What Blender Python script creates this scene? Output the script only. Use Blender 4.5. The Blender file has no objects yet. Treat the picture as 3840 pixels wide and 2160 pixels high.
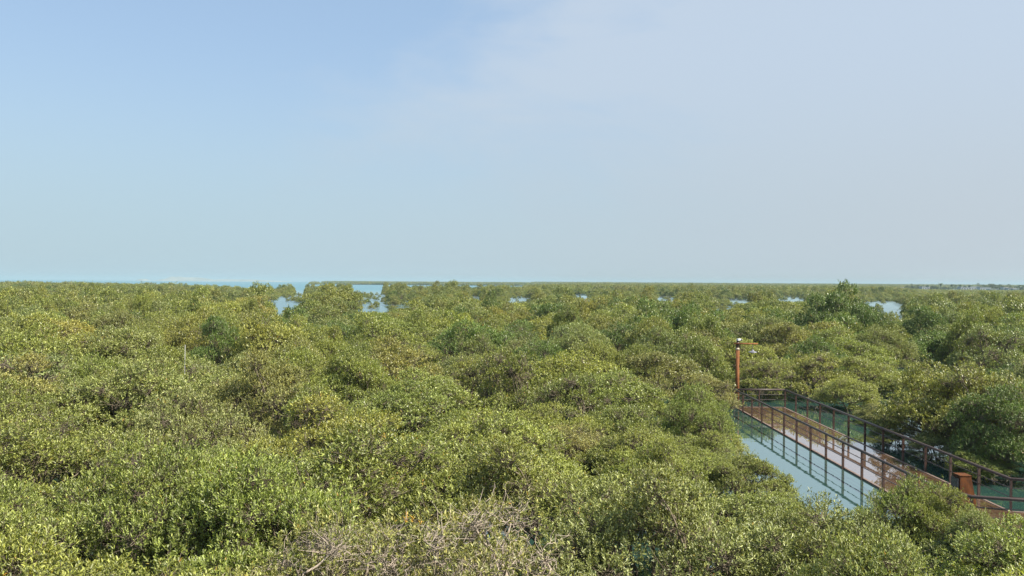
import bpy, math, random
import numpy as np
from mathutils import Vector

R = math.radians
S = bpy.context.scene
COL = S.collection
rng0 = np.random.default_rng(11)
random.seed(5)

# ------------------------------------------------------------------ camera
CAM_H = 7.5
F = 3000.0                      # focal length in pixels of the 3840 wide photograph
def yh(x): return 1046.0 + 0.0066 * x           # horizon row at column x
cam = bpy.data.cameras.new('camera'); cam_o = bpy.data.objects.new('camera', cam); COL.objects.link(cam_o)
cam.sensor_width = 36; cam.lens = F / 3840 * 36; cam.clip_start = 0.3; cam.clip_end = 30000
cam_o.location = (0, 0, CAM_H)
PITCH = math.atan((1080 - yh(1920)) / F)
cam_o.rotation_euler = (R(90) - PITCH, 0, 0)
cam_o.rotation_euler.rotate_axis('Z', math.atan(0.0066))
S.camera = cam_o
def gx(x, d): return (x - 1920) / F * d                  # sideways metres of column x at depth d
def gz(x, y, d): return CAM_H - (y - yh(x)) * d / F      # height of row y at depth d
def scr(X, d, z):
    x = 1920 + X / d * F
    return x, yh(x) + (CAM_H - z) / d * F

# ------------------------------------------------------------------ helpers
def link(o, parent=None):
    COL.objects.link(o)
    if parent is not None: o.parent = parent
    return o
def tag(o, label=None, cat=None, group=None, kind=None):
    if label: o['label'] = label
    if cat: o['category'] = cat
    if group: o['group'] = group
    if kind: o['kind'] = kind
    return o
def empty(name, loc=(0, 0, 0), rz=0.0):
    o = bpy.data.objects.new(name, None); o.location = loc; o.rotation_euler = (0, 0, rz); o.empty_display_size = .2
    return link(o)
def np_mesh(name, V, quads=None, tris=None, col=None, mats=(), mat_idx=None, smooth=False):
    me = bpy.data.meshes.new(name)
    V = np.asarray(V, np.float32)
    nq = 0 if quads is None else len(quads); nt = 0 if tris is None else len(tris)
    loops = []
    if nq: loops.append(np.asarray(quads, np.int32).ravel())
    if nt: loops.append(np.asarray(tris, np.int32).ravel())
    L = np.concatenate(loops)
    me.vertices.add(len(V)); me.vertices.foreach_set('co', V.ravel())
    me.loops.add(len(L)); me.loops.foreach_set('vertex_index', L)
    me.polygons.add(nq + nt)
    starts = np.concatenate([np.arange(nq) * 4, nq * 4 + np.arange(nt) * 3]).astype(np.int32)
    me.polygons.foreach_set('loop_start', starts)
    if mat_idx is not None: me.polygons.foreach_set('material_index', np.asarray(mat_idx, np.int32))
    if smooth: me.polygons.foreach_set('use_smooth', np.ones(nq + nt, bool))
    if col is not None:
        a = me.color_attributes.new('tint', 'FLOAT_COLOR', 'POINT')
        a.data.foreach_set('color', np.asarray(col, np.float32).ravel())
    for m in mats: me.materials.append(m)
    me.update(calc_edges=True); me.validate()
    return me
def norm(a):
    return a / np.maximum(np.linalg.norm(a, axis=-1, keepdims=True), 1e-9)

class MB:
    """collects boxes and tubes into one mesh"""
    def __init__(s): s.v = []; s.f = []
    def box(s, c, size, rz=0.0, taper=1.0, shear=(0, 0)):
        n = len(s.v); cx, cy, cz = c; a, b, h = [k / 2 for k in size]
        for z, t in ((-h, 1.0), (h, taper)):
            for x, y in ((-a, -b), (a, -b), (a, b), (-a, b)):
                X, Y = x * t + shear[0] * (z + h), y * t + shear[1] * (z + h)
                s.v.append((cx + X * math.cos(rz) - Y * math.sin(rz), cy + X * math.sin(rz) + Y * math.cos(rz), cz + z))
        s.f += [(n, n + 3, n + 2, n + 1), (n + 4, n + 5, n + 6, n + 7)] + [(n + i, n + (i + 1) % 4, n + 4 + (i + 1) % 4, n + 4 + i) for i in range(4)]
        return s
    def tube(s, pts, rad, k=8, cap=True):
        pts = [Vector(p) for p in pts]; rad = rad if hasattr(rad, '__len__') else [rad] * len(pts)
        n = len(s.v); up = Vector((0, 0, 1))
        for i, p in enumerate(pts):
            d = (pts[min(i + 1, len(pts) - 1)] - pts[max(i - 1, 0)]).normalized()
            u = d.cross(up if abs(d.z) < .95 else Vector((1, 0, 0))).normalized(); w = d.cross(u)
            for j in range(k):
                a = 2 * math.pi * j / k
                s.v.append(tuple(p + (u * math.cos(a) + w * math.sin(a)) * rad[i]))
        for i in range(len(pts) - 1):
            for j in range(k):
                s.f.append((n + i * k + j, n + i * k + (j + 1) % k, n + (i + 1) * k + (j + 1) % k, n + (i + 1) * k + j))
        if cap:
            s.f.append(tuple(n + j for j in range(k))[::-1]); m = n + (len(pts) - 1) * k; s.f.append(tuple(m + j for j in range(k)))
        return s
    def lathe(s, c, prof, k=20):
        n = len(s.v)
        for r, z in prof:
            for j in range(k):
                a = 2 * math.pi * j / k; s.v.append((c[0] + r * math.cos(a), c[1] + r * math.sin(a), c[2] + z))
        for i in range(len(prof) - 1):
            for j in range(k):
                s.f.append((n + i * k + j, n + i * k + (j + 1) % k, n + (i + 1) * k + (j + 1) % k, n + (i + 1) * k + j))
        return s
    def build(s, name, mat, parent=None, smooth=False, bevel=0.0):
        me = bpy.data.meshes.new(name); me.from_pydata(s.v, [], s.f); me.materials.append(mat); me.update()
        if smooth: me.polygons.foreach_set('use_smooth', np.ones(len(me.polygons), bool))
        o = bpy.data.objects.new(name, me); link(o, parent)
        if bevel:
            b = o.modifiers.new('bevel', 'BEVEL'); b.width = bevel; b.segments = 2; b.limit_method = 'ANGLE'
        return o

# ------------------------------------------------------------------ materials
def new_mat(name):
    m = bpy.data.materials.new(name); m.use_nodes = True
    nt = m.node_tree; nt.nodes.clear()
    out = nt.nodes.new('ShaderNodeOutputMaterial')
    return m, nt, out
def N(nt, t, **kw):
    n = nt.nodes.new(t)
    for k, v in kw.items():
        if k.startswith('i_'):
            key = k[2:]; key = int(key) if key.isdigit() else key.replace('_', ' ')
            n.inputs[key].default_value = v
        else: setattr(n, k, v)
    return n
def L(nt, a, b): nt.links.new(a, b)

def leaf_material(name, instanced):
    m, nt, out = new_mat(name)
    at = N(nt, 'ShaderNodeVertexColor', layer_name='tint')
    oi = N(nt, 'ShaderNodeObjectInfo')
    if instanced:
        rp = N(nt, 'ShaderNodeValToRGB')
        e = rp.color_ramp.elements
        cs = [LEAF[k] for k in ('deep green', 'grey-green', 'olive green', 'yellowish green', 'brownish olive', 'olive green', 'golden olive')]
        e[0].position = 0; e[0].color = (*cs[0], 1); e[1].position = 1; e[1].color = (*cs[-1], 1)
        for i in range(1, len(cs) - 1):
            q = e.new(i / (len(cs) - 1)); q.color = (*cs[i], 1)
        L(nt, oi.outputs['Random'], rp.inputs[0]); base = rp.outputs[0]
    else: base = oi.outputs['Color']
    mul = N(nt, 'ShaderNodeMix', data_type='RGBA', blend_type='MULTIPLY'); mul.inputs[0].default_value = 1
    L(nt, at.outputs[0], mul.inputs[6]); L(nt, base, mul.inputs[7])
    mx = N(nt, 'ShaderNodeMix', data_type='RGBA')
    L(nt, at.outputs[1], mx.inputs[0]); L(nt, at.outputs[0], mx.inputs[6]); L(nt, mul.outputs[2], mx.inputs[7])
    # pale silvery underside of the leaf
    ge = N(nt, 'ShaderNodeNewGeometry')
    und = N(nt, 'ShaderNodeMix', data_type='RGBA'); und.inputs[7].default_value = (.22, .26, .10, 1)
    k = N(nt, 'ShaderNodeMath', operation='MULTIPLY'); k.inputs[1].default_value = .3
    L(nt, ge.outputs['Backfacing'], k.inputs[0]); L(nt, k.outputs[0], und.inputs[0]); L(nt, mx.outputs[2], und.inputs[6])
    pb = N(nt, 'ShaderNodeBsdfPrincipled'); pb.inputs['Roughness'].default_value = .40; pb.inputs['Specular IOR Level'].default_value = .42
    L(nt, und.outputs[2], pb.inputs['Base Color'])
    tr = N(nt, 'ShaderNodeBsdfTranslucent')
    tc = N(nt, 'ShaderNodeMix', data_type='RGBA', blend_type='MULTIPLY'); tc.inputs[0].default_value = 1; tc.inputs[7].default_value = (1.15, 1.25, .55, 1)
    L(nt, mx.outputs[2], tc.inputs[6]); L(nt, tc.outputs[2], tr.inputs[0])
    ms = N(nt, 'ShaderNodeMixShader'); ms.inputs[0].default_value = .22
    L(nt, pb.outputs[0], ms.inputs[1]); L(nt, tr.outputs[0], ms.inputs[2]); L(nt, ms.outputs[0], out.inputs[0])
    return m
LEAF = {'olive green': (.160, .188, .036), 'yellowish green': (.202, .220, .042), 'grey-green': (.165, .192, .058),
        'deep green': (.082, .128, .024), 'brownish olive': (.186, .184, .052), 'golden olive': (.220, .210, .042)}
M_LEAF = leaf_material('mangrove_leaf', False)
M_LEAF_FAR = leaf_material('mangrove_leaf_far', True)

def plain(name, c1, c2, scale=8.0, rough=.6, metal=0.0, bump=0.0, spec=.5, stretch=(1, 1, 1), detail=5, coord='Object', c3=None):
    m, nt, out = new_mat(name)
    tc = N(nt, 'ShaderNodeTexCoord'); mp = N(nt, 'ShaderNodeMapping'); mp.inputs['Scale'].default_value = stretch
    L(nt, tc.outputs[coord], mp.inputs[0])
    no = N(nt, 'ShaderNodeTexNoise'); no.inputs['Scale'].default_value = scale; no.inputs['Detail'].default_value = detail; no.inputs['Roughness'].default_value = .65
    L(nt, mp.outputs[0], no.inputs[0])
    rp = N(nt, 'ShaderNodeValToRGB'); e = rp.color_ramp.elements
    e[0].position = .32; e[0].color = (*c1, 1); e[1].position = .68; e[1].color = (*c2, 1)
    if c3: q = e.new(.5); q.color = (*c3, 1)
    L(nt, no.outputs[0], rp.inputs[0])
    pb = N(nt, 'ShaderNodeBsdfPrincipled'); pb.inputs['Roughness'].default_value = rough; pb.inputs['Metallic'].default_value = metal
    pb.inputs['Specular IOR Level'].default_value = spec
    L(nt, rp.outputs[0], pb.inputs['Base Color'])
    if bump:
        b = N(nt, 'ShaderNodeBump'); b.inputs['Strength'].default_value = bump; b.inputs['Distance'].default_value = .02
        L(nt, no.outputs[0], b.inputs['Height']); L(nt, b.outputs[0], pb.inputs['Normal'])
    L(nt, pb.outputs[0], out.inputs[0])
    return m
M_BARK = plain('bark', (.11, .086, .060), (.24, .20, .145), 9, .85, bump=.5, stretch=(1, 1, .35), spec=.2)
M_BARK_PALE = plain('pale_bark', (.24, .195, .15), (.46, .39, .31), 9, .85, bump=.5, stretch=(1, 1, .35), spec=.2)
M_RUST = plain('rusted_steel', (.11, .042, .016), (.25, .105, .038), 5, .75, bump=.25, spec=.2, c3=(.20, .076, .027), stretch=(1, 1, .5))
M_CORTEN = plain('corten_sheet', (.045, .019, .009), (.15, .056, .018), 5, .8, bump=.2, spec=.15, c3=(.095, .035, .012), stretch=(1, 1, .4))
M_RAIL = plain('dark_brown_steel', (.040, .020, .014), (.082, .042, .029), 7, .45, bump=.15, spec=.5)
M_TIMBER = plain('brown_rail', (.040, .024, .019), (.075, .050, .040), 6, .5, bump=.2, stretch=(4, .3, 4))
M_EDGE = plain('pale_edge_board', (.13, .085, .065), (.21, .15, .12), 6, .6, bump=.2)
M_CABLE = plain('steel_cable', (.04, .028, .024), (.07, .05, .045), 5, .4, metal=.3)
M_CREAM = plain('cream_band', (.50, .36, .24), (.62, .48, .34), 10, .6)
M_WHITE = plain('white_plastic', (.50, .51, .52), (.64, .64, .64), 12, .4)
M_GREY = plain('grey_enamel', (.13, .13, .15), (.20, .20, .23), 9, .4)
M_DARKLENS = plain('dark_lens', (.015, .015, .017), (.03, .03, .033), 9, .2)
M_STAKE = plain('weathered_pipe', (.20, .20, .18), (.32, .32, .29), 12, .6)
M_BULB = plain('frosted_glass', (.55, .54, .50), (.66, .65, .6), 12, .25)
M_PLASTER = plain('white_plaster', (.28, .275, .27), (.36, .355, .345), .6, .8)
M_ROOFT = plain('flat_roof', (.42, .40, .37), (.52, .50, .46), .5, .85)
M_PANE = plain('dark_glass', (.03, .04, .05), (.06, .07, .08), 1, .1)
M_SAND = plain('sand', (.46, .36, .28), (.60, .48, .38), .05, .9)
M_ISLE = plain('island_scrub', (.14, .15, .13), (.27, .26, .22), .01, .9)
M_FROND = plain('palm_frond', (.05, .08, .03), (.09, .12, .045), 2, .6)

def deck_material():
    m, nt, out = new_mat('wet_deck_boards')
    tc = N(nt, 'ShaderNodeTexCoord')
    br = N(nt, 'ShaderNodeTexBrick'); br.offset = .5; br.inputs['Scale'].default_value = 1
    br.inputs['Brick Width'].default_value = 1.45; br.inputs['Row Height'].default_value = .145; br.inputs['Mortar Size'].default_value = .006
    br.inputs['Color1'].default_value = (.20, .118, .064, 1); br.inputs['Color2'].default_value = (.16, .092, .050, 1); br.inputs['Mortar'].default_value = (.03, .02, .015, 1)
    L(nt, tc.outputs['Object'], br.inputs[0])
    no = N(nt, 'ShaderNodeTexNoise'); no.inputs['Scale'].default_value = 1.6; no.inputs['Detail'].default_value = 6
    mp = N(nt, 'ShaderNodeMapping'); mp.inputs['Scale'].default_value = (.8, 4, 1); L(nt, tc.outputs['Object'], mp.inputs[0]); L(nt, mp.outputs[0], no.inputs[0])
    mx = N(nt, 'ShaderNodeMix', data_type='RGBA', blend_type='MULTIPLY'); mx.inputs[0].default_value = .8
    rp = N(nt, 'ShaderNodeValToRGB'); rp.color_ramp.elements[0].position = .3; rp.color_ramp.elements[0].color = (.6, .58, .56, 1); rp.color_ramp.elements[1].position = .7; rp.color_ramp.elements[1].color = (1.25, 1.2, 1.15, 1)
    L(nt, no.outputs[0], rp.inputs[0]); L(nt, br.outputs[0], mx.inputs[6]); L(nt, rp.outputs[0], mx.inputs[7])
    pb = N(nt, 'ShaderNodeBsdfPrincipled'); pb.inputs['Roughness'].default_value = .5; pb.inputs['Specular IOR Level'].default_value = .2
    pb.inputs['Coat Weight'].default_value = 1; pb.inputs['Coat Roughness'].default_value = .015; pb.inputs['Coat IOR'].default_value = 1.5
    L(nt, mx.outputs[2], pb.inputs['Base Color'])
    n2 = N(nt, 'ShaderNodeTexNoise'); n2.inputs['Scale'].default_value = 2.2; n2.inputs['Detail'].default_value = 2; L(nt, tc.outputs['Object'], n2.inputs[0])
    b = N(nt, 'ShaderNodeBump'); b.inputs['Strength'].default_value = .03; b.inputs['Distance'].default_value = .02
    L(nt, n2.outputs[0], b.inputs['Height']); L(nt, b.outputs[0], pb.inputs['Coat Normal'])
    # a skin of still tide water lies on the boards
    gl = N(nt, 'ShaderNodeBsdfGlossy'); gl.inputs['Color'].default_value = (1, .95, .93, 1); gl.inputs['Roughness'].default_value = .02; L(nt, b.outputs[0], gl.inputs['Normal'])
    ms = N(nt, 'ShaderNodeMixShader'); ms.inputs[0].default_value = .48; L(nt, pb.outputs[0], ms.inputs[1]); L(nt, gl.outputs[0], ms.inputs[2])
    L(nt, ms.outputs[0], out.inputs[0])
    return m
M_DECK = deck_material()

def water_material():
    m, nt, out = new_mat('shallow_sea_water')
    tc = N(nt, 'ShaderNodeTexCoord')
    # lagoon colour shifts with depth: broad patches of milky jade, turquoise and deeper blue
    big = N(nt, 'ShaderNodeTexNoise'); big.inputs['Scale'].default_value = .004; big.inputs['Detail'].default_value = 4
    mp0 = N(nt, 'ShaderNodeMapping'); mp0.inputs['Scale'].default_value = (.35, 1, 1); L(nt, tc.outputs['Object'], mp0.inputs[0]); L(nt, mp0.outputs[0], big.inputs[0])
    rp = N(nt, 'ShaderNodeValToRGB'); e = rp.color_ramp.elements
    e[0].position = .35; e[0].color = (.085, .19, .218, 1); e[1].position = .65; e[1].color = (.075, .16, .21, 1)
    L(nt, big.outputs[0], rp.inputs[0])
    # sheltered water among the mangroves is milky jade, the open sea off the forest is turquoise
    sp = N(nt, 'ShaderNodeSeparateXYZ'); L(nt, tc.outputs['Object'], sp.inputs[0])
    mr = N(nt, 'ShaderNodeMapRange'); mr.inputs['From Min'].default_value = 110; mr.inputs['From Max'].default_value = 700; L(nt, sp.outputs[1], mr.inputs[0])
    mx = N(nt, 'ShaderNodeMix', data_type='RGBA'); mx.inputs[6].default_value = (.030, .076, .063, 1)
    L(nt, mr.outputs[0], mx.inputs[0]); L(nt, rp.outputs[0], mx.inputs[7])
    pb = N(nt, 'ShaderNodeBsdfPrincipled'); pb.inputs['IOR'].default_value = 1.75
    # wind waves out at sea break up the mirror
    r2 = N(nt, 'ShaderNodeMapRange'); r2.inputs['From Min'].default_value = 60; r2.inputs['From Max'].default_value = 420; r2.inputs['To Min'].default_value = .02; r2.inputs['To Max'].default_value = .5
    s2 = N(nt, 'ShaderNodeMapRange'); s2.inputs['From Min'].default_value = 380; s2.inputs['From Max'].default_value = 700; s2.inputs['To Min'].default_value = .5; s2.inputs['To Max'].default_value = .06
    L(nt, sp.outputs[1], r2.inputs[0]); L(nt, sp.outputs[1], s2.inputs[0]); L(nt, r2.outputs[0], pb.inputs['Roughness']); L(nt, s2.outputs[0], pb.inputs['Specular IOR Level'])
    L(nt, mx.outputs[2], pb.inputs['Base Color'])
    n1 = N(nt, 'ShaderNodeTexNoise'); n1.inputs['Scale'].default_value = 1.3; n1.inputs['Detail'].default_value = 3
    mp = N(nt, 'ShaderNodeMapping'); mp.inputs['Scale'].default_value = (1, 1.6, 1); L(nt, tc.outputs['Object'], mp.inputs[0]); L(nt, mp.outputs[0], n1.inputs[0])
    b = N(nt, 'ShaderNodeBump'); b.inputs['Strength'].default_value = .05; b.inputs['Distance'].default_value = .05
    L(nt, n1.outputs[0], b.inputs['Height']); L(nt, b.outputs[0], pb.inputs['Normal'])
    gl = N(nt, 'ShaderNodeBsdfGlossy'); gl.inputs['Color'].default_value = (.88, 1, .96, 1); L(nt, r2.outputs[0], gl.inputs['Roughness']); L(nt, b.outputs[0], gl.inputs['Normal'])
    gm = N(nt, 'ShaderNodeMapRange'); gm.inputs['From Min'].default_value = 330; gm.inputs['From Max'].default_value = 720; gm.inputs['To Min'].default_value = .34; gm.inputs['To Max'].default_value = .06; L(nt, sp.outputs[1], gm.inputs[0])
    ms = N(nt, 'ShaderNodeMixShader'); L(nt, gm.outputs[0], ms.inputs[0]); L(nt, pb.outputs[0], ms.inputs[1]); L(nt, gl.outputs[0], ms.inputs[2])
    L(nt, ms.outputs[0], out.inputs[0])
    return m
M_WATER = water_material()

# ------------------------------------------------------------------ light, sky, haze
SUN_EL, SUN_AZ = R(49), R(113)
sun = bpy.data.lights.new('sun', 'SUN'); sun.energy = 5.0; sun.angle = R(0.6); sun.color = (1, .93, .82)
so = bpy.data.objects.new('sun', sun); COL.objects.link(so); so.location = (0, -20, 60)
to_sun = Vector((math.sin(SUN_AZ) * math.cos(SUN_EL), math.cos(SUN_AZ) * math.cos(SUN_EL), math.sin(SUN_EL)))
so.rotation_euler = (-to_sun).to_track_quat('-Z', 'Y').to_euler()
W = bpy.data.worlds.new('World'); S.world = W; W.use_nodes = True
nt = W.node_tree; bg = nt.nodes['Background']; bg.inputs[1].default_value = .10
sky = N(nt, 'ShaderNodeTexSky', sky_type='NISHITA', sun_disc=False, sun_elevation=SUN_EL, sun_rotation=SUN_AZ)
sky.air_density = 1.0; sky.dust_density = 0.6; sky.ozone_density = 1.0; sky.altitude = 0
tc = N(nt, 'ShaderNodeTexCoord')
# thin veils of high cirrus over the right half of the sky
mp = N(nt, 'ShaderNodeMapping'); mp.inputs['Rotation'].default_value = (0, R(-28), 0); mp.inputs['Scale'].default_value = (1.0, 1.0, 2.6)
L(nt, tc.outputs['Generated'], mp.inputs[0])
no = N(nt, 'ShaderNodeTexNoise'); no.inputs['Scale'].default_value = 2.3; no.inputs['Detail'].default_value = 7; no.inputs['Roughness'].default_value = .52; no.inputs['Distortion'].default_value = .5
L(nt, mp.outputs[0], no.inputs[0])
sp = N(nt, 'ShaderNodeSeparateXYZ'); L(nt, tc.outputs['Generated'], sp.inputs[0])
ax = N(nt, 'ShaderNodeMath', operation='MULTIPLY_ADD'); ax.inputs[1].default_value = .62; ax.inputs[2].default_value = .035; L(nt, sp.outputs[0], ax.inputs[0])
ad = N(nt, 'ShaderNodeMath', operation='ADD'); L(nt, ax.outputs[0], ad.inputs[0]); L(nt, no.outputs[0], ad.inputs[1])
mr = N(nt, 'ShaderNodeMapRange', interpolation_type='SMOOTHSTEP'); mr.inputs['From Min'].default_value = .38; mr.inputs['From Max'].default_value = .70; mr.inputs['To Min'].default_value = .0; mr.inputs['To Max'].default_value = .82
mp2 = N(nt, 'ShaderNodeMapping'); mp2.inputs['Rotation'].default_value = (0, R(24), 0); mp2.inputs['Scale'].default_value = (1.6, 1.0, 6.5); L(nt, tc.outputs['Generated'], mp2.inputs[0])
fine = N(nt, 'ShaderNodeTexNoise'); fine.inputs['Scale'].default_value = 2.4; fine.inputs['Detail'].default_value = 8; fine.inputs['Roughness'].default_value = .58; fine.inputs['Distortion'].default_value = .6; L(nt, mp2.outputs[0], fine.inputs[0])
fm = N(nt, 'ShaderNodeMath', operation='MULTIPLY_ADD'); fm.inputs[1].default_value = .34; L(nt, fine.outputs[0], fm.inputs[0]); L(nt, ad.outputs[0], fm.inputs[2])
fs = N(nt, 'ShaderNodeMath', operation='SUBTRACT'); fs.inputs[1].default_value = .17; L(nt, fm.outputs[0], fs.inputs[0])
L(nt, fs.outputs[0], mr.inputs[0])
veil = N(nt, 'ShaderNodeMix', data_type='RGBA'); veil.inputs[7].default_value = (2.90, 3.38, 3.98, 1)
base = N(nt, 'ShaderNodeMix', data_type='RGBA'); base.inputs[0].default_value = .66; base.inputs[7].default_value = (1.95, 2.75, 3.75, 1)   # thin even dust over the clear blue
L(nt, sky.outputs[0], base.inputs[6])
L(nt, mr.outputs[0], veil.inputs[0]); L(nt, base.outputs[2], veil.inputs[6]); 
# milky air low over the sea
el = N(nt, 'ShaderNodeMapRange', interpolation_type='SMOOTHERSTEP'); el.inputs['From Min'].default_value = -.02; el.inputs['From Max'].default_value = .34; el.inputs['To Min'].default_value = .9; el.inputs['To Max'].default_value = .0
L(nt, sp.outputs[2], el.inputs[0])
lowc = N(nt, 'ShaderNodeMix', data_type='RGBA'); lowc.inputs[6].default_value = (2.3, 3.06, 3.5, 1); lowc.inputs[7].default_value = (2.65, 3.0, 3.3, 1)
az = N(nt, 'ShaderNodeMapRange'); az.inputs['From Min'].default_value = -.35; az.inputs['From Max'].default_value = .5; L(nt, sp.outputs[0], az.inputs[0]); L(nt, az.outputs[0], lowc.inputs[0])
low = N(nt, 'ShaderNodeMix', data_type='RGBA'); L(nt, el.outputs[0], low.inputs[0]); L(nt, veil.outputs[2], low.inputs[6]); L(nt, lowc.outputs[2], low.inputs[7])
L(nt, low.outputs[2], bg.inputs[0])

HAZE = 0.00017
mh, nth, outh = new_mat('haze_air')
pv = N(nth, 'ShaderNodeVolumePrincipled'); pv.inputs['Color'].default_value = (.40, .53, .59, 1); pv.inputs['Density'].default_value = HAZE; pv.inputs['Anisotropy'].default_value = .0
L(nth, pv.outputs[0], outh.inputs['Volume'])
hz = MB().box((0, 0, 15), (17000, 17000, 33)).build('haze', mh); tag(hz, kind='stuff')

# ------------------------------------------------------------------ sea, sandbank, far island
wm = MB(); nn = 4
wm.v = [(-8300, -8300, 0), (8300, -8300, 0), (8300, 8300, 0), (-8300, 8300, 0)]; wm.f = [(0, 1, 2, 3)]
tag(wm.build('water', M_WATER), kind='structure')

def mound(name, cx, cy, rx, ry, h, mat, seed, n=40, rings=8, kind='structure'):
    g = random.Random(seed); v = []; f = []
    ph = [(g.uniform(0, 6.28), g.randint(1, 6), g.uniform(.04, .16)) for _ in range(6)]
    for i in range(rings):
        t = i / (rings - 1)
        for j in range(n):
            a = 2 * math.pi * j / n
            k = 1 + sum(w * math.sin(m * a + p) for p, m, w in ph)
            z = h * (1 - (1 - t) ** 2) * (1 + .35 * math.sin(3 * a + ph[0][0]) * t * (1 - t) * 2)
            v.append((cx + rx * (1 - t) * k * math.cos(a), cy + ry * (1 - t) * k * math.sin(a), z - .4))
    for i in range(rings - 1):
        for j in range(n):
            f.append((i * n + j, i * n + (j + 1) % n, (i + 1) * n + (j + 1) % n, (i + 1) * n + j))
    m = MB(); m.v = v; m.f = f
    o = m.build(name, mat, smooth=True); tag(o, kind=kind); return o
d = 5600
mound('island', gx(700, d), d, 230, 90, 27, M_ISLE, 3)
mound('island', gx(640, d), d + 60, 110, 70, 31, M_ISLE, 4)
mound('island', gx(860, d), d + 120, 330, 90, 15, M_ISLE, 5)
mound('island', gx(530, d), d + 40, 55, 40, 14, M_ISLE, 6)
mound('sandbank', gx(2160, 1150), 1150, 38, 30, 1.1, M_SAND, 8)
mound('sandbank', gx(2225, 1180), 1180, 26, 25, 1.0, M_SAND, 9)
mound('land', gx(3700, 1150), 1150, 340, 225, 1.2, M_SAND, 10)

# ------------------------------------------------------------------ mangrove trees
def tubes_np(paths, radii, k):
    """paths: list of (n,3) arrays with the same n, radii (P,n)"""
    P = np.asarray(paths, float); Rr = np.asarray(radii, float); m, n, _ = P.shape
    T = np.gradient(P, axis=1); T = norm(T)
    ref = np.where(np.abs(T[..., 2:3]) < .9, np.array([0, 0, 1.]), np.array([1., 0, 0]))
    U = norm(np.cross(T, ref)); Wv = np.cross(T, U)
    a = np.arange(k) * 2 * math.pi / k
    V = P[:, :, None] + Rr[:, :, None, None] * (U[:, :, None] * np.cos(a)[None, None, :, None] + Wv[:, :, None] * np.sin(a)[None, None, :, None])
    base = (np.arange(m) * n * k)[:, None, None]; i = (np.arange(n - 1) * k)[None, :, None]; j = np.arange(k)[None, None]; j2 = (j + 1) % k
    q = np.stack([base + i + j, base + i + j2, base + i + k + j2, base + i + k + j], -1).reshape(-1, 4)
    return V.reshape(-1, 3), q

def bezier(p0, p1, p2, n):
    t = np.linspace(0, 1, n)[None, :, None]
    return (1 - t) ** 2 * p0[:, None] + 2 * t * (1 - t) * p1[:, None] + t ** 2 * p2[:, None]

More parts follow.
